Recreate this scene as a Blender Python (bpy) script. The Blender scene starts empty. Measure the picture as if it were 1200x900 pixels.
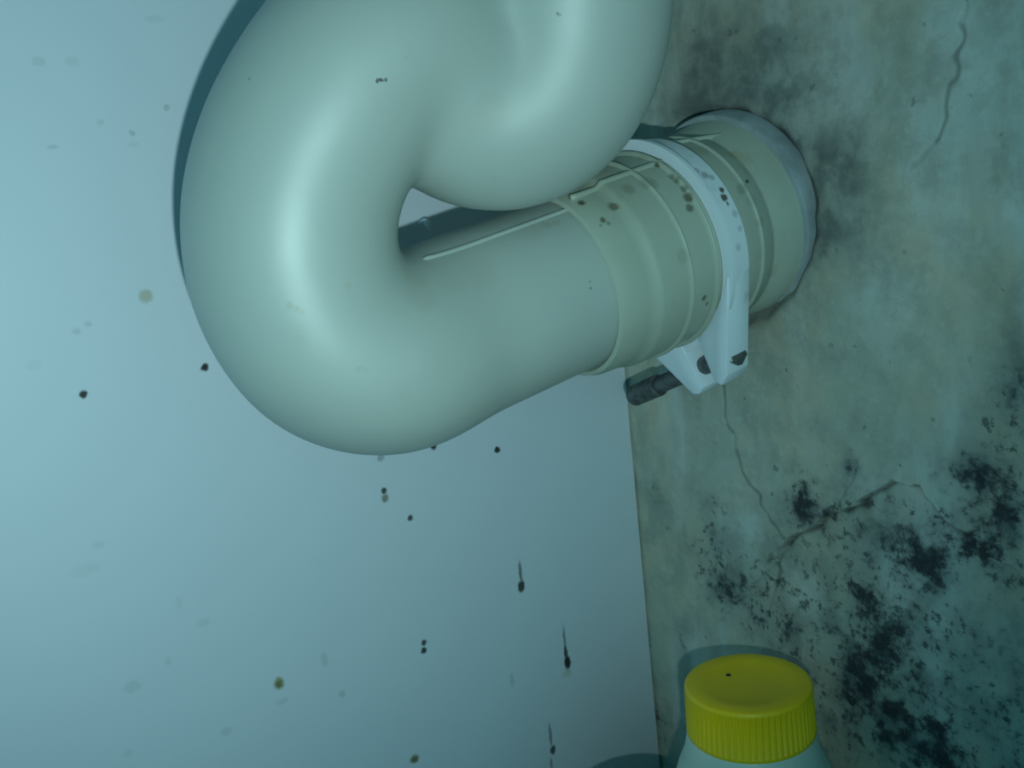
import bpy, bmesh, math, random
import numpy as np
from mathutils import Vector, Matrix, noise
from math import sin, cos, pi, radians

random.seed(7)
scene = bpy.context.scene
col = scene.collection

# ------------------------------------------------------------------ camera
cam_d = bpy.data.cameras.new('camera')
cam = bpy.data.objects.new('camera', cam_d)
col.objects.link(cam)
CAM_POS = Vector((0.29580, -0.24487, 0.36000))
CAM_R, CAM_U, CAM_F = Vector((0.5589103, 0.8222020, -0.1077182)), Vector((-0.0992939, 0.1953254, 0.9756991)), Vector((-0.8232618, 0.5346325, -0.1908090))
mw = Matrix.Identity(4)
for i in range(3):
    mw[i][0], mw[i][1], mw[i][2], mw[i][3] = CAM_R[i], CAM_U[i], -CAM_F[i], CAM_POS[i]
cam.matrix_world = mw
cam_d.sensor_fit = 'HORIZONTAL'
cam_d.sensor_width = 36.0
cam_d.lens = 36.0          # 1200 px focal length on a 1200 px wide frame
cam_d.clip_start = 0.005
cam_d.clip_end = 20
scene.camera = cam

# ------------------------------------------------------------------ ambient room light
world = bpy.data.worlds.new('room_ambient')
scene.world = world
world.use_nodes = True
bg = world.node_tree.nodes['Background']
bg.inputs[0].default_value = (0.04, 0.76, 1.0, 1)
bg.inputs[1].default_value = 0.24

# ------------------------------------------------------------------ flash lamp of the phone, beside the lens
fl_d = bpy.data.lights.new('phone_flash', 'SPOT')
fl = bpy.data.objects.new('phone_flash', fl_d)
col.objects.link(fl)
FLASH_POS = CAM_POS + CAM_R * 0.010 - CAM_U * 0.031
aim = Vector((0.03770, -0.15662, 0.35826))
fl.location = FLASH_POS
fl.rotation_euler = (aim - FLASH_POS).to_track_quat('-Z', 'Y').to_euler()
fl_d.energy = 1.60
fl_d.color = (0.65, 0.98, 0.98)
fl_d.shadow_soft_size = 0.0028
fl_d.spot_size = radians(106)
fl_d.spot_blend = 1.0

vs = scene.view_settings
vs.view_transform = 'Standard'
vs.look = 'None'
vs.exposure = 0.0
vs.gamma = 1.0
vs.use_curve_mapping = False

# ------------------------------------------------------------------ helpers
def link(name, me, mat, parent=None, sharp=None):
    o = bpy.data.objects.new(name, me)
    col.objects.link(o)
    if mat is not None:
        me.materials.append(mat)
    if sharp is not None:
        for p in me.polygons:
            p.use_smooth = True
        if sharp < 180:
            me.set_sharp_from_angle(angle=radians(sharp))
    if parent is not None:
        o.parent = parent
    return o

def tag(o, label=None, cat=None, group=None, kind=None):
    if label: o['label'] = label
    if cat: o['category'] = cat
    if group: o['group'] = group
    if kind: o['kind'] = kind
    return o

def empty(name, loc, label=None, cat=None):
    o = bpy.data.objects.new(name, None)
    col.objects.link(o)
    o.location = loc
    o.empty_display_size = 0.02
    tag(o, label, cat)
    return o

def keep(o, parent):
    """parent without moving (parents are unrotated empties or meshes at their own place)"""
    o.parent = parent
    o.matrix_parent_inverse = Matrix.Translation(-parent_world(parent))

def parent_world(p):
    w = Vector((0, 0, 0))
    while p is not None:
        w = w + p.location
        p = p.parent
    return w

def mesh(verts, faces, name='mesh'):
    me = bpy.data.meshes.new(name)
    me.from_pydata([tuple(q) for q in verts], [], faces)
    me.update()
    return me

def fix_normals(me):
    bm = bmesh.new(); bm.from_mesh(me)
    bmesh.ops.recalc_face_normals(bm, faces=bm.faces)
    bm.to_mesh(me); bm.free()
    return me

def box_mesh(lo, hi, bevel=0.0, seg=2):
    bm = bmesh.new()
    bmesh.ops.create_cube(bm, size=1)
    for vv in bm.verts:
        for k in range(3):
            vv.co[k] = lo[k] if vv.co[k] < 0 else hi[k]
    if bevel:
        bmesh.ops.bevel(bm, geom=bm.edges[:], offset=bevel, segments=seg, affect='EDGES', profile=0.5)
    me = bpy.data.meshes.new('box'); bm.to_mesh(me); bm.free()
    return me

def lathe(profile, org, ax, ux, n=96, close=True, rad_fn=None):
    """profile: (distance along ax, radius); ux a unit vector square to ax"""
    ax = Vector(ax).normalized(); ux = Vector(ux); ux = (ux - ax * ux.dot(ax)).normalized(); vx = ax.cross(ux)
    vs_, fs = [], []
    for (s, r) in profile:
        for k in range(n):
            t = 2 * pi * k / n
            rr = rad_fn(s, r, k, n) if rad_fn else r
            vs_.append(Vector(org) + ax * s + (ux * cos(t) + vx * sin(t)) * rr)
    m = len(profile)
    for i in range(m - 1):
        for k in range(n):
            k2 = (k + 1) % n
            fs.append((i * n + k, i * n + k2, (i + 1) * n + k2, (i + 1) * n + k))
    if close:
        fs.append(tuple(range(n))[::-1])
        fs.append(tuple((m - 1) * n + k for k in range(n)))
    return fix_normals(mesh(vs_, fs))

def ring_lathe(profile, org, ax, ux, n=128):
    """closed cross-section spun round the axis"""
    p = list(profile) + [profile[0]]
    return lathe(p, org, ax, ux, n, close=False)

def spline(points, per=16):
    P = [Vector(p) for p in points]
    P = [P[0] * 2 - P[1]] + P + [P[-1] * 2 - P[-2]]
    out = []
    for i in range(1, len(P) - 2):
        p0, p1, p2, p3 = P[i - 1], P[i], P[i + 1], P[i + 2]
        t0 = 0.0; t1 = t0 + (p1 - p0).length ** .5; t2 = t1 + (p2 - p1).length ** .5; t3 = t2 + (p3 - p2).length ** .5
        for k in range(per):
            t = t1 + (t2 - t1) * k / per
            a1 = p0 * ((t1 - t) / (t1 - t0)) + p1 * ((t - t0) / (t1 - t0))
            a2 = p1 * ((t2 - t) / (t2 - t1)) + p2 * ((t - t1) / (t2 - t1))
            a3 = p2 * ((t3 - t) / (t3 - t2)) + p3 * ((t - t2) / (t3 - t2))
            b1 = a1 * ((t2 - t) / (t2 - t0)) + a2 * ((t - t0) / (t2 - t0))
            b2 = a2 * ((t3 - t) / (t3 - t1)) + a3 * ((t - t1) / (t3 - t1))
            out.append(b1 * ((t2 - t) / (t2 - t1)) + b2 * ((t - t1) / (t2 - t1)))
    out.append(P[-2])
    return out

def relax(pts, times):
    for _ in range(times):
        q = [p.copy() for p in pts]
        for i in range(1, len(pts) - 1):
            pts[i] = q[i] * 0.5 + (q[i - 1] + q[i + 1]) * 0.25
    return pts

def sweep(pts, radius, n=64, cap=True):
    N = len(pts)
    T = [(pts[min(i + 1, N - 1)] - pts[max(i - 1, 0)]).normalized() for i in range(N)]
    up = Vector((0, 0, 1)) if abs(T[0].z) < 0.9 else Vector((1, 0, 0))
    nrm = (up - T[0] * up.dot(T[0])).normalized()
    vs_, fs = [], []
    for i in range(N):
        nrm = (nrm - T[i] * nrm.dot(T[i])).normalized()
        bn = T[i].cross(nrm)
        r = radius(i / (N - 1)) if callable(radius) else radius
        for k in range(n):
            t = 2 * pi * k / n
            vs_.append(pts[i] + (nrm * cos(t) + bn * sin(t)) * r)
    for i in range(N - 1):
        for k in range(n):
            k2 = (k + 1) % n
            fs.append((i * n + k, i * n + k2, (i + 1) * n + k2, (i + 1) * n + k))
    if cap:
        fs.append(tuple(range(n))[::-1]); fs.append(tuple((N - 1) * n + k for k in range(n)))
    return fix_normals(mesh(vs_, fs))

def prism(poly, org, ex, ey, ez, z0, z1, bevel=0.0):
    """poly in the (ex, ey) plane, extruded along ez"""
    bm = bmesh.new()
    lo = [bm.verts.new(Vector(org) + ex * p[0] + ey * p[1] + ez * z0) for p in poly]
    hi = [bm.verts.new(Vector(org) + ex * p[0] + ey * p[1] + ez * z1) for p in poly]
    n = len(poly)
    bm.faces.new(lo); bm.faces.new(hi[::-1])
    for k in range(n):
        bm.faces.new((lo[k], hi[k], hi[(k + 1) % n], lo[(k + 1) % n]))
    bmesh.ops.recalc_face_normals(bm, faces=bm.faces)
    if bevel:
        bmesh.ops.bevel(bm, geom=bm.edges[:], offset=bevel, segments=2, affect='EDGES', profile=0.5)
    me = bpy.data.meshes.new('prism'); bm.to_mesh(me); bm.free()
    return me

# ------------------------------------------------------------------ materials
class NT:
    def __init__(s, name):
        s.m = bpy.data.materials.new(name); s.m.use_nodes = True
        s.t = s.m.node_tree; s.N = s.t.nodes; s.L = s.t.links
        s.b = s.N['Principled BSDF']
        s.geo = None
    def new(s, kind, **kw):
        n = s.N.new(kind)
        for k, w in kw.items(): setattr(n, k, w)
        return n
    def link(s, a_, b_): s.L.new(a_, b_)
    def pos(s):
        if s.geo is None: s.geo = s.new('ShaderNodeNewGeometry')
        return s.geo.outputs['Position']
    def math(s, op, a_, b_=None, c_=None, clamp=False):
        n = s.new('ShaderNodeMath', operation=op, use_clamp=clamp)
        for i, x in enumerate((a_, b_, c_)):
            if x is None: continue
            if isinstance(x, (int, float)): n.inputs[i].default_value = x
            else: s.link(x, n.inputs[i])
        return n.outputs[0]
    def noise(s, scale, detail=4, rough=0.55, vec=None, stretch=None):
        n = s.new('ShaderNodeTexNoise')
        n.inputs['Scale'].default_value = scale; n.inputs['Detail'].default_value = detail; n.inputs['Roughness'].default_value = rough
        vec = vec or s.pos()
        if stretch:
            vm = s.new('ShaderNodeVectorMath', operation='MULTIPLY'); s.link(vec, vm.inputs[0]); vm.inputs[1].default_value = stretch
            vec = vm.outputs[0]
        s.link(vec, n.inputs['Vector'])
        return n.outputs['Fac']
    def ramp(s, fac, lo, hi, a_=0.0, b_=1.0, smooth=True):
        n = s.new('ShaderNodeMapRange', interpolation_type='SMOOTHSTEP' if smooth else 'LINEAR')
        s.link(fac, n.inputs[0])
        for i, x in enumerate((lo, hi, a_, b_)): n.inputs[i + 1].default_value = x
        return n.outputs[0]
    def mix(s, fac, c1, c2, blend='MIX'):
        n = s.new('ShaderNodeMix', data_type='RGBA', blend_type=blend)
        for i, x in ((0, fac), (6, c1), (7, c2)):
            if isinstance(x, (int, float)): n.inputs[i].default_value = x
            elif isinstance(x, tuple): n.inputs[i].default_value = (*x, 1) if len(x) == 3 else x
            else: s.link(x, n.inputs[i])
        return n.outputs[2]
    def spots(s, items):
        """union of soft ellipsoid blots: (centre, radii, hardness)"""
        acc = None
        warp = s.new('ShaderNodeTexNoise'); warp.inputs['Scale'].default_value = 650; warp.inputs['Detail'].default_value = 2
        s.link(s.pos(), warp.inputs['Vector'])
        ws = s.new('ShaderNodeVectorMath', operation='SUBTRACT'); s.link(warp.outputs['Color'], ws.inputs[0]); ws.inputs[1].default_value = (.5, .5, .5)
        wm = s.new('ShaderNodeVectorMath', operation='SCALE'); s.link(ws.outputs[0], wm.inputs[0]); wm.inputs['Scale'].default_value = 0.0011
        wa = s.new('ShaderNodeVectorMath', operation='ADD'); s.link(wm.outputs[0], wa.inputs[0]); s.link(s.pos(), wa.inputs[1])
        for (cc, rr, st) in items:
            a_ = s.new('ShaderNodeVectorMath', operation='SUBTRACT'); s.link(wa.outputs[0], a_.inputs[0]); a_.inputs[1].default_value = cc
            b_ = s.new('ShaderNodeVectorMath', operation='DIVIDE'); s.link(a_.outputs[0], b_.inputs[0]); b_.inputs[1].default_value = rr
            l_ = s.new('ShaderNodeVectorMath', operation='LENGTH'); s.link(b_.outputs[0], l_.inputs[0])
            m_ = s.ramp(l_.outputs['Value'], 0.55, 1.25, st, 0.0)
            acc = m_ if acc is None else s.math('MAXIMUM', acc, m_)
        return acc
    def bump(s, h, strength, dist):
        n = s.new('ShaderNodeBump'); n.inputs['Strength'].default_value = strength; n.inputs['Distance'].default_value = dist
        s.link(h, n.inputs['Height']); s.link(n.outputs[0], s.b.inputs['Normal'])
    def set(s, **kw):
        for k, w in kw.items():
            i = s.b.inputs[k.replace('_', ' ')]
            if isinstance(w, tuple): i.default_value = (*w, 1) if len(w) == 3 else w
            elif isinstance(w, (int, float)): i.default_value = w
            else: s.link(w, i)
        return s

def pvc_material():
    m = NT('cream_pvc')
    n1 = m.noise(14, 5); n2 = m.noise(60, 4)
    c_ = m.mix(m.ramp(n1, .35, .7), (.48, .54, .50), (.45, .50, .46))
    c_ = m.mix(m.ramp(n2, .62, .80, 0, .35), c_, (.40, .42, .33))
    pale = m.spots(PIPE_FAINT)
    c_ = m.mix(pale, c_, (.38, .36, .26))
    dark = m.spots(PIPE_DARK)
    c_ = m.mix(dark, c_, (.05, .05, .035))
    m.set(Base_Color=c_, Roughness=m.ramp(n1, .3, .7, .44, .52), Specular_IOR_Level=.9)
    m.bump(m.noise(55, 2), .03, .002)
    return m.m

def socket_material():
    m = NT('aged_socket_pvc')
    n1 = m.noise(22, 5); n2 = m.noise(90, 5)
    c_ = m.mix(m.ramp(n1, .35, .7), (.44, .50, .42), (.38, .42, .33))
    c_ = m.mix(m.ramp(n2, .60, .74, 0, .55), c_, (.36, .34, .22))
    dark = m.spots(SOCKET_DARK)
    c_ = m.mix(dark, c_, (.09, .075, .035))
    m.set(Base_Color=c_, Roughness=.42)
    m.bump(n2, .12, .001)
    return m.m

def clamp_material():
    m = NT('white_clamp_plastic')
    n2 = m.noise(110, 4)
    c_ = m.mix(m.ramp(n2, .60, .75, 0, .5), (.80, .88, .95), (.42, .46, .48))
    dark = m.spots(CLAMP_DARK)
    c_ = m.mix(dark, c_, (.10, .08, .05))
    m.set(Base_Color=c_, Roughness=.4)
    return m.m

def panel_material():
    m = NT('white_laminate')
    n1 = m.noise(9, 3)
    c_ = m.mix(m.ramp(n1, .3, .7), (.82, .88, .97), (.80, .86, .95))
    c_ = m.mix(m.spots(PANEL_FAINT), c_, (.40, .45, .46))
    c_ = m.mix(m.spots(PANEL_BROWN), c_, (.42, .38, .16))
    c_ = m.mix(m.spots(PANEL_DARK), c_, (.025, .025, .022))
    m.set(Base_Color=c_, Roughness=.46, Specular_IOR_Level=1.0)
    m.bump(m.noise(6, 1), .04, .004)
    return m.m

def wall_material():
    m = NT('mouldy_cement_render')
    at = m.new('ShaderNodeAttribute', attribute_name='stain')
    sp = m.new('ShaderNodeSeparateColor'); m.link(at.outputs['Color'], sp.inputs[0])
    mould, pale, crack_shade = sp.outputs[0], sp.outputs[1], sp.outputs[2]
    big = m.noise(16, 5, .6); streak = m.noise(26, 5, .6, stretch=(1, 1, .28)); mid = m.noise(75, 6, .65); fine = m.noise(330, 5, .7)
    c_ = m.mix(m.ramp(big, .42, .60), (.46, .50, .42), (.58, .54, .41))
    c_ = m.mix(m.ramp(streak, .47, .64, 0, .65), c_, (.66, .74, .72))
    c_ = m.mix(m.ramp(m.noise(38, 6, .65), .48, .64, 0, .55), c_, (.33, .36, .30))
    c_ = m.mix(m.ramp(mid, .46, .64, 0, .45), c_, (.36, .39, .34))
    c_ = m.mix(m.ramp(fine, .52, .70, 0, .45), c_, (.60, .62, .55))
    pf = m.math('MULTIPLY', pale, m.ramp(mid, .35, .62, 1.0, .35))
    c_ = m.mix(pf, c_, (.78, .90, .92))
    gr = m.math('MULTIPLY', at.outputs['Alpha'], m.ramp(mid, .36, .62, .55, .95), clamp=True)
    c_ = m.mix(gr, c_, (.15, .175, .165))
    # mould and lip shade: grey bloom, then black colonies where the bloom is dense
    bloom = m.math('MULTIPLY', mould, m.ramp(mid, .38, .60, .35, 1.0), clamp=True)
    c_ = m.mix(m.math('MULTIPLY', bloom, .85), c_, (.12, .145, .15))
    v1 = m.math('ADD', m.math('MULTIPLY', mid, .4), m.math('MULTIPLY', m.noise(170, 6, .72), .6))
    col_ = m.math('ADD', v1, m.math('MULTIPLY', mould, .13))
    c_ = m.mix(m.math('MULTIPLY', m.ramp(col_, .575, .70, 0, .93), m.ramp(mould, .34, .85)), c_, (.022, .027, .034))
    c_ = m.mix(m.math('MULTIPLY', m.ramp(m.noise(300, 4, .65), .54, .64, 0, .75), m.ramp(mould, .12, .5)), c_, (.06, .07, .075))
    speck = m.ramp(m.noise(210, 3, .5), .67, .75, 0, .5)
    c_ = m.mix(speck, c_, (.09, .095, .08))
    c_ = m.mix(crack_shade, c_, (.035, .04, .035))
    m.set(Base_Color=c_, Roughness=.85)
    h_ = m.math('ADD', m.math('MULTIPLY', mid, .7), m.math('MULTIPLY', fine, .3))
    m.bump(h_, .45, .0016)
    return m.m

def plain(name, colr, rough, metal=0.0, var=0.12, scale=60, bump=0.0):
    m = NT(name)
    n1 = m.noise(scale, 4)
    c_ = m.mix(m.ramp(n1, .35, .7), colr, tuple(x * (1 - var) for x in colr))
    m.set(Base_Color=c_, Roughness=rough, Metallic=metal)
    if bump: m.bump(n1, bump, .001)
    return m.m

# blots: (world centre, radii, strength), in metres
PANEL_DARK = [((0.0000, -0.19201, 0.31644), (0.01, 0.00121, 0.00128), 1),
    ((0.0000, -0.15809, 0.31761), (0.01, 0.00129, 0.00124), 1),
    ((0.0000, -0.08664, 0.27767), (0.01, 0.00148, 0.00229), 1),
    ((0.0000, -0.06181, 0.26966), (0.01, 0.00137, 0.00120), 1),
    ((0.0000, -0.10699, 0.26652), (0.01, 0.00112, 0.00112), 0.9),
    ((0.0000, -0.10706, 0.26391), (0.01, 0.00129, 0.00140), 0.5),
    ((0.0000, -0.09879, 0.25483), (0.01, 0.00115, 0.00114), 0.9),
    ((0.0000, -0.05808, 0.22242), (0.01, 0.00078, 0.00493), 0.7),
    ((0.0000, -0.05833, 0.21757), (0.01, 0.00160, 0.00247), 0.95),
    ((0.0000, -0.04190, 0.19010), (0.01, 0.00066, 0.00705), 0.6),
    ((0.0000, -0.04172, 0.18171), (0.01, 0.00167, 0.00290), 1),
    ((0.0000, -0.04204, 0.18565), (0.01, 0.00092, 0.00385), 0.9),
    ((0.0000, -0.09989, 0.21041), (0.01, 0.00117, 0.00117), 0.9),
    ((0.0000, -0.10028, 0.20771), (0.01, 0.00117, 0.00117), 0.95),
    ((0.0000, -0.05296, 0.15599), (0.01, 0.00074, 0.00513), 0.6),
    ((0.0000, -0.05254, 0.14979), (0.01, 0.00130, 0.00193), 0.9),
    ((0.0000, -0.05397, 0.14472), (0.01, 0.00074, 0.00258), 0.5),
    ((0.0000, -0.15167, 0.21471), (0.01, 0.00123, 0.00134), 0.5),
    ((0.0000, -0.10933, 0.17042), (0.01, 0.00135, 0.00132), 0.6),
    ((0.0000, -0.10658, 0.27774), (0.01, 0.00128, 0.00139), 0.4)]
PANEL_BROWN = [((0.0000, -0.15163, 0.21499), (0.01, 0.00185, 0.00214), 0.9),
    ((0.0000, -0.17105, 0.34034), (0.01, 0.00206, 0.00215), 0.55),
    ((0.0000, -0.10928, 0.17072), (0.01, 0.00202, 0.00176), 0.8),
    ((0.0000, -0.10702, 0.26419), (0.01, 0.00161, 0.00168), 0.5),
    ((0.0000, -0.04225, 0.17737), (0.01, 0.00222, 0.00161), 0.3)]
PANEL_FAINT = [((0.0000, -0.15663, 0.39104), (0.01, 0.00096, 0.00095), 0.49),
    ((0.0000, -0.16703, 0.38473), (0.01, 0.00094, 0.00082), 0.49),
    ((0.0000, -0.18790, 0.38252), (0.01, 0.00155, 0.00067), 0.32),
    ((0.0000, -0.16736, 0.38154), (0.01, 0.00161, 0.00094), 0.14),
    ((0.0000, -0.19407, 0.23014), (0.01, 0.00255, 0.00197), 0.24),
    ((0.0000, -0.17016, 0.20620), (0.01, 0.00180, 0.00156), 0.24),
    ((0.0000, -0.13586, 0.21730), (0.01, 0.00126, 0.00274), 0.28),
    ((0.0000, -0.06687, 0.18393), (0.01, 0.00107, 0.00279), 0.35),
    ((0.0000, -0.15148, 0.20880), (0.01, 0.00216, 0.00107), 0.21),
    ((0.0000, -0.18756, 0.33510), (0.01, 0.00107, 0.00093), 0.32),
    ((0.0000, -0.19068, 0.33374), (0.01, 0.00106, 0.00093), 0.32),
    ((-0.0000, -0.18750, 0.40421), (0.01, 0.00178, 0.00133), 0.21),
    ((0.0000, -0.17933, 0.40400), (0.01, 0.00181, 0.00135), 0.14),
    ((0.0000, -0.17477, 0.38814), (0.01, 0.00106, 0.00092), 0.21),
    ((0.0000, -0.13162, 0.20371), (0.01, 0.00128, 0.00139), 0.35),
    ((0.0000, -0.17128, 0.24214), (0.01, 0.00234, 0.00127), 0.17),
    ((0.0000, -0.18307, 0.23409), (0.01, 0.00115, 0.00150), 0.17),
    ((0.0000, -0.15607, 0.41468), (0.01, 0.00269, 0.00117), 0.14),
    ((0.0000, -0.20278, 0.32659), (0.01, 0.00209, 0.00159), 0.08),
    ((0.0000, -0.19573, 0.27411), (0.01, 0.00192, 0.00119), 0.14),
    ((0.0000, -0.20026, 0.26791), (0.01, 0.00437, 0.00190), 0.1),
    ((0.0000, -0.17704, 0.25031), (0.01, 0.00115, 0.00200), 0.14),
    ((0.0000, -0.19864, 0.21092), (0.01, 0.00142, 0.00148), 0.17)]
PIPE_DARK = [((0.09084, -0.13753, 0.38478), (0.00055, 0.00055, 0.00055), 0.9),
    ((0.09095, -0.13674, 0.38492), (0.00055, 0.00055, 0.00055), 0.95),
    ((0.09090, -0.13565, 0.38506), (0.00056, 0.00056, 0.00056), 0.85),
    ((0.10127, -0.09485, 0.39648), (0.00068, 0.00068, 0.00068), 0.7),
    ((0.09272, -0.10190, 0.38843), (0.00050, 0.00050, 0.00050), 0.6),
    ((0.09200, -0.10233, 0.38874), (0.00050, 0.00050, 0.00050), 0.4),
    ((0.07503, -0.16010, 0.38816), (0.00046, 0.00046, 0.00046), 0.5),
    ((0.08073, -0.07749, 0.33246), (0.00050, 0.00050, 0.00050), 0.5),
    ((0.08116, -0.07747, 0.33065), (0.00050, 0.00050, 0.00050), 0.5),
    ((0.08123, -0.07746, 0.32882), (0.00045, 0.00045, 0.00045), 0.4),
    ((0.06638, -0.06635, 0.35336), (0.00143, 0.00143, 0.00143), 0.95),
    ((0.06682, -0.06826, 0.35282), (0.00095, 0.00095, 0.00095), 0.6),
    ((0.06686, -0.07074, 0.35236), (0.00142, 0.00142, 0.00142), 0.35)]
PIPE_FAINT = [((0.08075, -0.16096, 0.33907), (0.00094, 0.00094, 0.00094), 0.4),
    ((0.08110, -0.15964, 0.33811), (0.00094, 0.00094, 0.00094), 0.4),
    ((0.08163, -0.15859, 0.33720), (0.00076, 0.00076, 0.00076), 0.3),
    ((0.08346, -0.14807, 0.32260), (0.00097, 0.00097, 0.00097), 0.25),
    ((0.08381, -0.14657, 0.32215), (0.00078, 0.00078, 0.00078), 0.2),
    ((0.08360, -0.14782, 0.34158), (0.00096, 0.00096, 0.00096), 0.2),
    ((0.07595, -0.12725, 0.33948), (0.00413, 0.00413, 0.00413), 0.22),
    ((0.07993, -0.12813, 0.33557), (0.00449, 0.00449, 0.00449), 0.16),
    ((0.09062, -0.10920, 0.37706), (0.00516, 0.00516, 0.00516), 0.18),
    ((0.08915, -0.11203, 0.37544), (0.00437, 0.00437, 0.00437), 0.12),
    ((0.07048, -0.08215, 0.34791), (0.00160, 0.00160, 0.00160), 0.4),
    ((0.07097, -0.07904, 0.34824), (0.00138, 0.00138, 0.00138), 0.3),
    ((0.07556, -0.10839, 0.33894), (0.00517, 0.00517, 0.00517), 0.14),
    ((0.07658, -0.11670, 0.33798), (0.00380, 0.00380, 0.00380), 0.12),
    ((0.07002, -0.08753, 0.34740), (0.00454, 0.00454, 0.00454), 0.15),
    ((0.09227, -0.13094, 0.38920), (0.00056, 0.00056, 0.00056), 0.2)]
SOCKET_DARK = [((0.07237, -0.07072, 0.35350), (0.00139, 0.00139, 0.00139), 0.95),
    ((0.07851, -0.06857, 0.34822), (0.00115, 0.00115, 0.00115), 0.9),
    ((0.07944, -0.06767, 0.34718), (0.00092, 0.00092, 0.00092), 0.7),
    ((0.07924, -0.07019, 0.34701), (0.00091, 0.00091, 0.00091), 0.6),
    ((0.07667, -0.06341, 0.35119), (0.00163, 0.00163, 0.00163), 0.7),
    ((0.08137, -0.04025, 0.35078), (0.00168, 0.00168, 0.00168), 0.75),
    ((0.08284, -0.04130, 0.34797), (0.00143, 0.00143, 0.00143), 0.7),
    ((0.07975, -0.03977, 0.35320), (0.00144, 0.00144, 0.00144), 0.6),
    ((0.07753, -0.04003, 0.35573), (0.00145, 0.00145, 0.00145), 0.6),
    ((0.07629, -0.04072, 0.35683), (0.00121, 0.00121, 0.00121), 0.5),
    ((0.07101, -0.04138, 0.36061), (0.00122, 0.00122, 0.00122), 0.8),
    ((0.07237, -0.04038, 0.35995), (0.00098, 0.00098, 0.00098), 0.6),
    ((0.08347, -0.03885, 0.32235), (0.00097, 0.00097, 0.00097), 0.8),
    ((0.08228, -0.03686, 0.32028), (0.00074, 0.00074, 0.00074), 0.6),
    ((0.08597, -0.04816, 0.33547), (0.00235, 0.00235, 0.00235), 0.15),
    ((0.08232, -0.01740, 0.35319), (0.00070, 0.00070, 0.00070), 1),
    ((0.08305, -0.02048, 0.35122), (0.00198, 0.00198, 0.00198), 0.3),
    ((0.08456, -0.01853, 0.34777), (0.00223, 0.00223, 0.00223), 0.15),
    ((0.07558, -0.04922, 0.35596), (0.00287, 0.00287, 0.00287), 0.3),
    ((0.07461, -0.05641, 0.35433), (0.00237, 0.00237, 0.00237), 0.3),
    ((0.08593, -0.01701, 0.34141), (0.00174, 0.00174, 0.00174), 0.2)]
CLAMP_DARK = [((0.08471, -0.03009, 0.35202), (0.00109, 0.00109, 0.00109), 0.95),
    ((0.08576, -0.03035, 0.34984), (0.00121, 0.00121, 0.00121), 0.95),
    ((0.08651, -0.02993, 0.34809), (0.00072, 0.00072, 0.00072), 0.8),
    ((0.08138, -0.03304, 0.35655), (0.00145, 0.00145, 0.00145), 0.5),
    ((0.08216, -0.03119, 0.35586), (0.00121, 0.00121, 0.00121), 0.4),
    ((0.07988, -0.03477, 0.35799), (0.00121, 0.00121, 0.00121), 0.4),
    ((0.08864, -0.02890, 0.33541), (0.00121, 0.00121, 0.00121), 0.25),
    ((0.08844, -0.02752, 0.34056), (0.00097, 0.00097, 0.00097), 0.3),
    ((0.08758, -0.02827, 0.34500), (0.00121, 0.00121, 0.00121), 0.3)]

M_PVC = pvc_material()
M_SOCKET = socket_material()
M_CLAMP = clamp_material()
M_PANEL = panel_material()
M_WALL = wall_material()
M_STEEL = plain('dark_zinc_steel', (.20, .21, .21), .50, .7, .5, 300, .2)
M_BLACK = plain('dark_screw_slot', (.02, .02, .02), .6)
M_YELLOW = plain('yellow_cap_plastic', (.97, .64, .004), .42, 0, .12, 40)
M_SPECK = plain('dried_speck', (.03, .03, .03), .8)
M_BOTTLE = plain('milky_bottle_plastic', (.62, .72, .62), .38, 0, .08, 30)
M_GREYCAP = plain('pale_grey_plastic', (.60, .62, .58), .45, 0, .1, 30)
M_FLOOR = plain('grey_cement_floor', (.30, .30, .28), .9, 0, .4, 25, .3)
M_FLANGE = plain('grey_flange_plastic', (.40, .46, .48), .5, 0, .3, 90)
M_BOARD = plain('pale_board', (.55, .56, .54), .7)
M_GROUT = plain('rough_hole_mortar', (.16, .17, .16), .95, 0, .5, 120, .5)

# ------------------------------------------------------------------ wall with mould, cracked plaster and the pipe hole
PIPE_B = Vector((0.05616, -0.00000, 0.34156))            # where the drain axis meets the wall
AX = Vector((0.0000000, 0.9848078, 0.1736482))            # along the drain, towards the wall
PU, PV = Vector((1, 0, 0)), Vector((0.0000000, -0.1736482, 0.9848078))

EDGE = [(0.07197, 0.23253), (0.07667, 0.23780), (0.08757, 0.24605), (0.10087, 0.25251), (0.11034, 0.25979), (0.11640, 0.26561), (0.12331, 0.26357), (0.13242, 0.25535), (0.14247, 0.25025), (0.15434, 0.24482), (0.17598, 0.23151)]                   # lip of the loose plaster, (x, z) on the wall
CRACKS = [([(0.04797, 0.29170), (0.04868, 0.27385), (0.05557, 0.25375), (0.06773, 0.23962), (0.07289, 0.23514)], 0.0005), ([(0.14160, 0.39604), (0.14044, 0.38622), (0.13835, 0.37734), (0.13569, 0.36723), (0.13102, 0.35805), (0.12524, 0.35189)], 0.00055), ([(0.07473, 0.23557), (0.06868, 0.22779), (0.06594, 0.21634), (0.06246, 0.20597)], 0.0005), ([(0.09616, 0.25291), (0.10138, 0.26210), (0.10475, 0.26803)], 0.0003)]               # hairline cracks: list of (points, half width)
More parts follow.
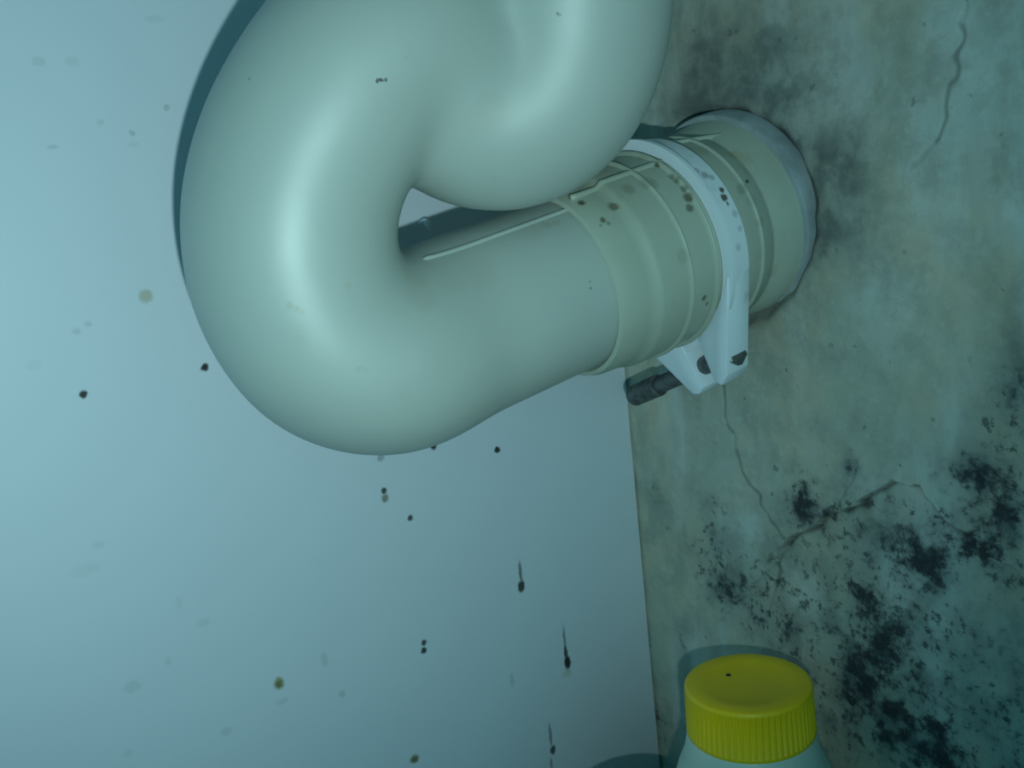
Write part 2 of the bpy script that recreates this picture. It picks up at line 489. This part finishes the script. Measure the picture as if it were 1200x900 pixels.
BLOOM_SHADE = [(0.0811, 0.2513, 0.0055, 0.0082, 1.0),
    (0.0894, 0.2487, 0.0060, 0.0040, 0.6),
    (0.1225, 0.2415, 0.0093, 0.0069, 0.9),
    (0.1031, 0.2352, 0.0068, 0.0171, 0.55),
    (0.1481, 0.2640, 0.0079, 0.0081, 1.05),
    (0.1405, 0.2716, 0.0096, 0.0034, 0.6),
    (0.1468, 0.2832, 0.0081, 0.0070, 0.5),
    (0.1549, 0.2900, 0.0055, 0.0136, 0.5),
    (0.1473, 0.2490, 0.0094, 0.0061, 0.8),
    (0.1130, 0.2537, 0.0168, 0.0054, 0.4),
    (0.1016, 0.2662, 0.0043, 0.0038, 0.55),
    (0.0383, 0.2217, 0.0060, 0.0135, 0.45),
    (0.0517, 0.2091, 0.0159, 0.0083, 0.6),
    (0.0648, 0.2020, 0.0114, 0.0097, 0.5),
    (0.0185, 0.1820, 0.0029, 0.0074, 0.6),
    (0.0107, 0.2388, 0.0096, 0.0049, 0.4),
    (0.0016, 0.1411, 0.0063, 0.0120, 0.5),
    (0.0424, 0.2419, 0.0059, 0.0045, 0.25),
    (0.1082, 0.2143, 0.0120, 0.0173, 0.55),
    (0.0994, 0.1941, 0.0127, 0.0151, 0.5),
    (0.1161, 0.1861, 0.0199, 0.0146, 0.55),
    (0.1275, 0.1824, 0.0213, 0.0114, 0.5),
    (0.0899, 0.1723, 0.0102, 0.0159, 0.45),
    (0.1489, 0.1969, 0.0049, 0.0105, 0.4),
    (0.0731, 0.1875, 0.0074, 0.0097, 0.3),
    (0.1134, 0.2949, 0.0028, 0.0020, 0.35),
    (0.1505, 0.2962, 0.0045, 0.0045, 0.4),
    (0.1285, 0.2557, 0.0058, 0.0036, 0.4),  # from here four blots paint the shade band under the lip's right branch
    (0.1362, 0.2500, 0.0061, 0.0035, 0.45),
    (0.1436, 0.2469, 0.0063, 0.0035, 0.45),
    (0.1508, 0.2427, 0.0061, 0.0039, 0.4),
    (0.0993, 0.2229, 0.0453, 0.0325, 0.38),
    (0.1337, 0.2067, 0.0295, 0.0274, 0.3),
    (0.0561, 0.2136, 0.0229, 0.0164, 0.25),
    (0.1379, 0.2688, 0.0145, 0.0073, 0.25),
    (0.1254, 0.2461, 0.0133, 0.0105, 0.2),
    (0.1450, 0.2557, 0.0117, 0.0049, 0.35),
    (0.0320, 0.2234, 0.0131, 0.0206, 0.2)]                 # mould colonies plus painted lip shade (x, z, rx, rz, strength)
GRIME = [(0.1529, 0.3053, 0.0031, 0.0111, 0.52),
    (0.1065, 0.3579, 0.0084, 0.0118, 0.38),
    (0.0936, 0.3418, 0.0043, 0.0176, 0.52),
    (0.0765, 0.3756, 0.0190, 0.0050, 0.45),
    (0.0676, 0.3919, 0.0288, 0.0125, 0.22),
    (0.0956, 0.2985, 0.0092, 0.0032, 0.22),
    (0.0495, 0.3948, 0.0092, 0.0157, 0.45),
    (0.0398, 0.3774, 0.0078, 0.0054, 0.45),
    (0.0777, 0.3903, 0.0246, 0.0147, 0.45),
    (0.0599, 0.3855, 0.0205, 0.0129, 0.38),
    (0.1014, 0.3464, 0.0101, 0.0171, 0.68),
    (0.1078, 0.3292, 0.0085, 0.0073, 0.3)]                 # smooth damp staining (x, z, rx, rz, strength)
PALE = [(0.1279, 0.3539, 0.0055, 0.0100, 0.5),
    (0.1534, 0.3416, 0.0039, 0.0105, 0.6),
    (0.1453, 0.3793, 0.0065, 0.0142, 0.35),
    (0.1518, 0.3783, 0.0034, 0.0160, 0.3),
    (0.1132, 0.3220, 0.0109, 0.0073, 0.3),
    (0.1015, 0.2648, 0.0031, 0.0027, 0.5),
    (0.0539, 0.2350, 0.0099, 0.0128, 0.35),
    (0.0788, 0.2170, 0.0105, 0.0155, 0.35),
    (0.1211, 0.3126, 0.0180, 0.0145, 0.22),
    (0.1222, 0.3407, 0.0151, 0.0069, 0.2),
    (0.0598, 0.2575, 0.0220, 0.0154, 0.15),
    (0.1370, 0.2338, 0.0149, 0.0156, 0.15),
    (0.1327, 0.3876, 0.0093, 0.0104, 0.2)]                   # lime bloom (x, z, rx, rz, strength)

def seg_dist(X, Z, pts):
    best = np.full(X.shape, 1e9); side = np.zeros(X.shape)
    for (x0, z0), (x1, z1) in zip(pts[:-1], pts[1:]):
        dx, dz = x1 - x0, z1 - z0; L2 = dx * dx + dz * dz
        t = np.clip(((X - x0) * dx + (Z - z0) * dz) / L2, 0, 1)
        dd = np.hypot(X - x0 - t * dx, Z - z0 - t * dz)
        sd = np.sign((X - x0) * dz - (Z - z0) * dx)
        m_ = dd < best
        best = np.where(m_, dd, best); side = np.where(m_, sd, side)
    return best, side

def vnoise(X, Z, scale, seed):
    rng = np.random.RandomState(seed); G = rng.rand(256, 256)
    x = X * scale + 31.7; z = Z * scale + 11.3
    xi = np.floor(x).astype(int); zi = np.floor(z).astype(int); fx = x - xi; fz = z - zi
    fx = fx * fx * (3 - 2 * fx); fz = fz * fz * (3 - 2 * fz)
    g = lambda i, j: G[i % 256, j % 256]
    return (g(xi, zi) * (1 - fx) + g(xi + 1, zi) * fx) * (1 - fz) + (g(xi, zi + 1) * (1 - fx) + g(xi + 1, zi + 1) * fx) * fz

def build_wall():
    xs = np.concatenate([np.arange(-.03, -.004, .006), np.arange(-.004, .175, .0005), np.arange(.18, .61, .03)])
    zs = np.concatenate([np.arange(0, .09, .01), np.arange(.09, .42, .0005), np.arange(.43, .81, .02)])
    X, Z = np.meshgrid(xs, zs)
    wx = X + (vnoise(X, Z, 260, 1) - .5) * .003; wz = Z + (vnoise(X, Z, 260, 2) - .5) * .003
    h = (vnoise(X, Z, 22, 3) - .5) * .0022 + (vnoise(X, Z, 70, 4) - .5) * .0009 + (vnoise(X, Z, 240, 5) - .5) * .00035
    # loose plaster: the patch under the lip has fallen back
    d, side = seg_dist(wx, wz, EDGE)
    below = (side > 0)
    h -= np.where(below, .0024 * np.exp(-d / .022) + .0008 * np.exp(-d / .004), 0)
    h += np.where(~below, .0009 * np.exp(-d / .005), 0)
    crack_shade = np.where(below, np.exp(-(d / .0010) ** 2) * .85, 0)  # shadow under the plaster lip, painted into the wall colour
    for pts, w in CRACKS:
        dc, sc_ = seg_dist(wx, wz, pts)
        k = np.exp(-(dc / w) ** 2)
        h -= k * .0005
        h += np.where(sc_ > 0, .0002 * np.exp(-dc / .004), 0)
        crack_shade = np.maximum(crack_shade, k * .55 * (.35 + .65 * (vnoise(X, Z, 120, 9) > .4)))
    # ragged hole broken out round the drain
    ang = np.arctan2(Z - PIPE_B.z, X - PIPE_B.x)
    rr = np.hypot(X - PIPE_B.x, Z - PIPE_B.z)
    edge = .0346 + .0007 * np.sin(ang * 3 + .6) + (vnoise(X, Z, 190, 6) - .5) * .0022
    hole = 1 / (1 + np.exp((rr - edge) / .0008))
    h -= hole * .0035
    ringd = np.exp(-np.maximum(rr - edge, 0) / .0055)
    mould = np.zeros_like(X)
    for (x, z, rx, rz, st) in BLOOM_SHADE:
        mould += st * np.exp(-(((wx - x) / rx) ** 2 + ((wz - z) / rz) ** 2))
    mould += ringd * .18
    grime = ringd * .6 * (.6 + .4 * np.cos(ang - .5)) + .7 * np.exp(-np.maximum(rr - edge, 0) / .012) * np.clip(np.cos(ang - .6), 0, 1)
    for (x, z, rx, rz, st) in GRIME:
        grime += st * np.exp(-(((wx - x) / rx) ** 2 + ((wz - z) / rz) ** 2))
    pale = np.zeros_like(X)
    for (x, z, rx, rz, st) in PALE:
        pale += st * np.exp(-(((wx - x) / rx) ** 2 + ((wz - z) / rz) ** 2))
    crack_shade = np.maximum(crack_shade, hole * .55)
    V = np.stack([X, -h, Z], -1).reshape(-1, 3)
    ny, nx = X.shape
    idx = np.arange(ny * nx).reshape(ny, nx)
    F = np.stack([idx[:-1, :-1], idx[:-1, 1:], idx[1:, 1:], idx[1:, :-1]], -1).reshape(-1, 4)
    me = bpy.data.meshes.new('wall_back')
    me.vertices.add(len(V)); me.vertices.foreach_set('co', V.astype(np.float32).ravel())
    me.loops.add(F.size); me.loops.foreach_set('vertex_index', F.astype(np.int32).ravel())
    me.polygons.add(len(F)); me.polygons.foreach_set('loop_start', (np.arange(len(F)) * 4).astype(np.int32))
    me.update(calc_edges=True)
    ca = me.color_attributes.new('stain', 'FLOAT_COLOR', 'POINT')
    C4 = np.stack([np.clip(mould, 0, 1.5), np.clip(pale, 0, 1), np.clip(crack_shade, 0, 1), np.clip(grime, 0, 1)], -1).reshape(-1, 4)
    ca.data.foreach_set('color', C4.astype(np.float32).ravel())
    return link('wall_back', me, M_WALL, sharp=180)

w_ = build_wall()
tag(w_, 'grey-green cement wall with black mould and a cracked plaster patch', None, None, 'structure')
fo = link('floor', box_mesh((-.03, -.8, -.03), (.6, .02, 0)), M_FLOOR)
tag(fo, 'grey cement floor under the bottles', None, None, 'structure')

ce = link('blocker_ceiling', box_mesh((-.018, -.8, .62), (.6, .0, .64)), M_BOARD)  # out-of-view slab added to cut the ambient light from above
tag(ce, 'unseen pale underside of the cabinet top, added to limit light from above', None, None, 'structure')

# ------------------------------------------------------------------ white side panel
pn = link('wall_left', box_mesh((-.018, -.8, 0.0), (0, -.0012, .8), .0006), M_PANEL, sharp=40)
tag(pn, 'glossy white side panel spattered with dark drips', None, None, 'structure')

fk = link('paint_flake', sweep(spline([(0.00100, -0.08266, 0.35043), (0.00400, -0.08199, 0.35136), (0.00600, -0.08171, 0.35018), (0.00700, -0.08192, 0.34828)], 8), lambda q: .0002 + .0009 * sin(pi * min(max(q, .02), .98)), 8), M_CLAMP, sharp=180)
fk.parent = pn

# ------------------------------------------------------------------ swan-neck drain pipe
PIPE_R = 0.025
path = spline([(0.05616, -0.05416, 0.33200),
    (0.05616, -0.07386, 0.32853),
    (0.05616, -0.09356, 0.32506),
    (0.05616, -0.10636, 0.32280),
    (0.06032, -0.12808, 0.31965),
    (0.05933, -0.14228, 0.32611),
    (0.05852, -0.14940, 0.34108),
    (0.05966, -0.14965, 0.35641),
    (0.06143, -0.14461, 0.37079),
    (0.06500, -0.13652, 0.38324),
    (0.06777, -0.12693, 0.39295),
    (0.06860, -0.11781, 0.39659),
    (0.06809, -0.11070, 0.39251),
    (0.06708, -0.10541, 0.38549),
    (0.06798, -0.09857, 0.37980),
    (0.07252, -0.09012, 0.37863),
    (0.07754, -0.08256, 0.38339),
    (0.08165, -0.07845, 0.39293),
    (0.08452, -0.07730, 0.40470),
    (0.08687, -0.07763, 0.41459),
    (0.09380, -0.07861, 0.44376),
    (0.10074, -0.07959, 0.47293),
    (0.10536, -0.08025, 0.52293),
    (0.10536, -0.08025, 0.64293)], 14)
relax(path, 10)
def pipe_r(t): return PIPE_R + .0006
tube = sweep(path, pipe_r, 72)
trap = empty('drain_pipe', PIPE_B - AX * .10, 'glossy cream plastic swan-neck drain pipe looping in front of white panel', 'pipe')
tmp = bpy.data.objects.new('tmp', tube); col.objects.link(tmp)
md = tmp.modifiers.new('r', 'REMESH'); md.mode = 'VOXEL'; md.voxel_size = 0.0011; md.use_smooth_shade = True
ms = tmp.modifiers.new('s', 'SMOOTH'); ms.factor = .5; ms.iterations = 110
dg = bpy.context.evaluated_depsgraph_get()
me = bpy.data.meshes.new_from_object(tmp.evaluated_get(dg))
bpy.data.objects.remove(tmp)
bend = link('bent_tube', me, M_PVC, sharp=180)
keep(bend, trap)

# moulding seam along the straight run
SEAM = radians(62)
def on_pipe(s, r, phi): return PIPE_B - AX * s + (PU * cos(phi) + PV * sin(phi)) * r
from mathutils.bvhtree import BVHTree
bvh = BVHTree.FromPolygons([vv.co.copy() for vv in me.vertices], [tuple(p.vertices) for p in me.polygons])
pts = []
for s in np.linspace(.1285, .068, 30):
    q0, q1 = on_pipe(s, .0292, SEAM), on_pipe(s, 0, SEAM)
    hit = bvh.ray_cast(q0, (q1 - q0).normalized())[0]
    if hit is not None and (hit - q1).length < .034: pts.append(hit + (q1 - q0).normalized() * .0003)
relax(pts, 3)
sm = link('moulding_seam', sweep(pts, .00085, 10), M_PVC, sharp=180); keep(sm, trap)

# ------------------------------------------------------------------ socket in the wall
sock = empty('wall_socket', PIPE_B - AX * .03, 'ribbed cream pipe socket set in the mouldy cement wall', 'pipe fitting')
prof = [(.0695, .0252), (.0712, .0262), (.0708, .0274), (.0685, .0282), (.062, .0286), (.0595, .0288), (.0585, .0296), (.057, .0300), (.022, .0300), (.0128, .0301), (.0122, .0297), (.0112, .0297),
        (.0104, .0304), (.0072, .0308), (.0066, .0313), (.0012, .0319), (.0002, .0326), (-.004, .0328), (-.012, .0328), (-.012, .0252)]
body = link('socket_body', ring_lathe(prof, PIPE_B, -AX, PU, 160), M_SOCKET, sharp=50); keep(body, sock)
def rib(s0, s1, r0, r1, name='rib'):
    p = [(s0, r0), (s0 + .0002, r1 - .0003), (s0 + .0005, r1), (s1 - .0005, r1), (s1 - .0002, r1 - .0003), (s1, r0)]
    o = link(name, ring_lathe(p, PIPE_B, -AX, PU, 160), M_SOCKET, sharp=60); keep(o, sock); return o
rib(.0462, .0476, .0297, .0310)
rib(.0362, .0376, .0297, .0312)
rib(.0168, .0180, .0297, .0309)
fl_ = link('flange', ring_lathe([(-.006, .0318), (-.006, .0338), (.0006, .0338), (.0012, .0334), (.0012, .0318)], PIPE_B, -AX, PU, 160), M_FLANGE, sharp=50); keep(fl_, sock)
# seam of the socket
for (s0, s1, off) in ((.0690, .0350, 0), (.0262, .006, .30)):
    pts = [on_pipe(s, .0300 if s < .0595 else .0286, SEAM + off + (0 if s > .03 else (.026 - s) * -12)) for s in np.linspace(s0, s1, 20)]
    o = link('socket_seam', sweep(pts, .0009, 10), M_SOCKET, sharp=180); keep(o, sock)

# ------------------------------------------------------------------ clamp
S_C = 0.0302
clamp = empty('pipe_clamp', PIPE_B - AX * S_C, 'white plastic ring clamp bolted round the pipe socket', 'clamp')
PHI = radians(-72)
nrm = PU * cos(PHI) + PV * sin(PHI); tng = -PU * sin(PHI) + PV * cos(PHI)
CO = PIPE_B - AX * S_C
W = .0044
cp = [(-W, .0303), (-W, .0322), (W - .0016, .0326), (W - .0014, .0340), (W, .0340), (W, .0303)]
# open ring: gap at PHI
def open_ring(profile, phi0, phi1, n):
    vs_, fs = [], []; m = len(profile)
    for k in range(n + 1):
        ph = phi0 + (phi1 - phi0) * k / n
        rd = PU * cos(ph) + PV * sin(ph)
        for (s, r) in profile: vs_.append(CO - AX * s + rd * r)
    for k in range(n):
        for j in range(m):
            j2 = (j + 1) % m
            fs.append((k * m + j, k * m + j2, (k + 1) * m + j2, (k + 1) * m + j))
    fs.append(tuple(range(m))); fs.append(tuple(n * m + j for j in range(m))[::-1])
    return fix_normals(mesh(vs_, fs))
gap = .0035 / .033
band = link('band', open_ring(cp, PHI + gap, PHI + 2 * pi - gap, 140), M_CLAMP, sharp=40); keep(band, clamp)
GP = CO + nrm * .0308
lug_far = [(.0042, 0.0), (.0030, .0150), (.0055, .0165), (.0085, .0160), (.0285, -.0150), (.018, -.0065), (.009, -.0020)]
lug_near = [(.0042, 0.0), (.0035, .0140), (.0060, .0160), (.0100, .0135), (.0275, -.0137), (.018, -.0065), (.009, -.0020)]
l1 = link('lug', prism([(-x, y) for x, y in lug_far], GP, tng, nrm, -AX, -W - .0002, W + .0005, .0005), M_CLAMP, sharp=30); keep(l1, clamp)
l2 = link('lug', prism(lug_near, GP, tng, nrm, -AX, -W - .0002, W + .0005, .0005), M_CLAMP, sharp=30); keep(l2, clamp)
BO = GP + nrm * .0088
bdir = (tng * cos(radians(3)) - nrm * sin(radians(3))).normalized()
bolt = link('bolt', lathe([(-.045, .0020), (-.0447, .0027), (-.0440, .0029), (.0100, .0029), (.0105, .0022)], BO, bdir, nrm, 24), M_STEEL, sharp=40); keep(bolt, clamp)
thr = []
for k in range(26):
    s = -.0345 + k * .0016
    thr += [(s, .0029), (s + .0005, .0033), (s + .001, .0029)]
th = link('bolt_thread', ring_lathe(thr + [(.0070, .0025), (-.0345, .0025)], BO, bdir, nrm, 24), M_STEEL, sharp=40); keep(th, bolt)
nut = link('nut', lathe([(.0092, .0028), (.0094, .0040), (.0126, .0041), (.0130, .0036)], BO, bdir, nrm, 6), M_STEEL, sharp=30); keep(nut, clamp)
nt2 = link('bolt_head', lathe([(-.0442, .0028), (-.0440, .0037), (-.0290, .0037), (-.0287, .0029)], BO, bdir, nrm, 20), M_STEEL, sharp=30); keep(nt2, clamp)
slot = link('screw_slot', prism([(-.0039, -.0008), (.0039, -.0008), (.0039, .0008), (-.0039, .0008)], BO - bdir * .0383, bdir.cross(nrm).normalized(), nrm, bdir, -.0072, -.0050), M_BLACK); keep(slot, nt2)

# ------------------------------------------------------------------ bottles
def ribbed(depth, nr, lo, hi):
    def fn(s, r, k, n):
        if lo < s < hi: return r - depth * (0.5 + 0.5 * cos(2 * pi * nr * k / n)) ** 2
        return r
    return fn

def bottle(name, loc, label, cap_z, cap_r, cap_h, profile, mcap, mbody, ribs):
    e_ = empty(name, loc, label, 'bottle')
    b_ = link('bottle_body', lathe(profile, (0, 0, 0), (0, 0, 1), (1, 0, 0), 96), mbody, sharp=50); b_.parent = e_
    r = cap_r; z0 = cap_z - cap_h
    cpf = [(z0, r - .0016), (z0, r - .0003), (z0 + .0004, r), (z0 + .0012, r), (z0 + .0016, r), (cap_z - .0018, r - .0003), (cap_z - .0014, r - .0003),
           (cap_z - .0007, r - .0004), (cap_z - .0002, r - .0007), (cap_z, r - .0012), (cap_z, r - .006), (cap_z - .0003, r - .0066), (cap_z - .0003, .0005)]
    c_ = link('cap', lathe(cpf, (0, 0, 0), (0, 0, 1), (1, 0, 0), ribs * 6, True, ribbed(.0006, ribs, z0 + .0014, cap_z - .0016)), mcap, sharp=50)
    c_.parent = e_
    return e_, c_

BT = Vector((0.08727, -0.03600, 0.20361))
H = BT.z
bt, cap = bottle('capped_bottle', (BT.x, BT.y, 0), 'milky white bottle with ribbed yellow screw cap standing against mouldy wall', H, .0196, .0158,
    [(0, .026), (.002, .0285), (.006, .030), (H - .075, .030), (H - .062, .0300), (H - .050, .0285), (H - .038, .0262), (H - .028, .0232), (H - .0225, .0208),
     (H - .0165, .0196), (H - .0155, .0190), (H - .012, .0170), (H - .004, .0170)], M_YELLOW, M_BOTTLE, 64)
spk = link('speck', lathe([(0, .0009), (.0002, .0008), (.0004, .0003)], (-.0075, -.0005, H - .0003), (0, 0, 1), (1, 0, 0), 8), M_SPECK); spk.parent = cap
B2 = Vector((0.06377, -0.06398, 0.16471))
H2 = B2.z
bottle('capped_bottle', (B2.x, B2.y, 0), 'pale capped container at the foot of the white panel, almost below the frame', H2, .0185, .014,
    [(0, .016), (.002, .0182), (.006, .0192), (H2 - .05, .0192), (H2 - .03, .0192), (H2 - .018, .0186), (H2 - .0145, .0176), (H2 - .004, .016)], M_GREYCAP, M_BOTTLE, 48)
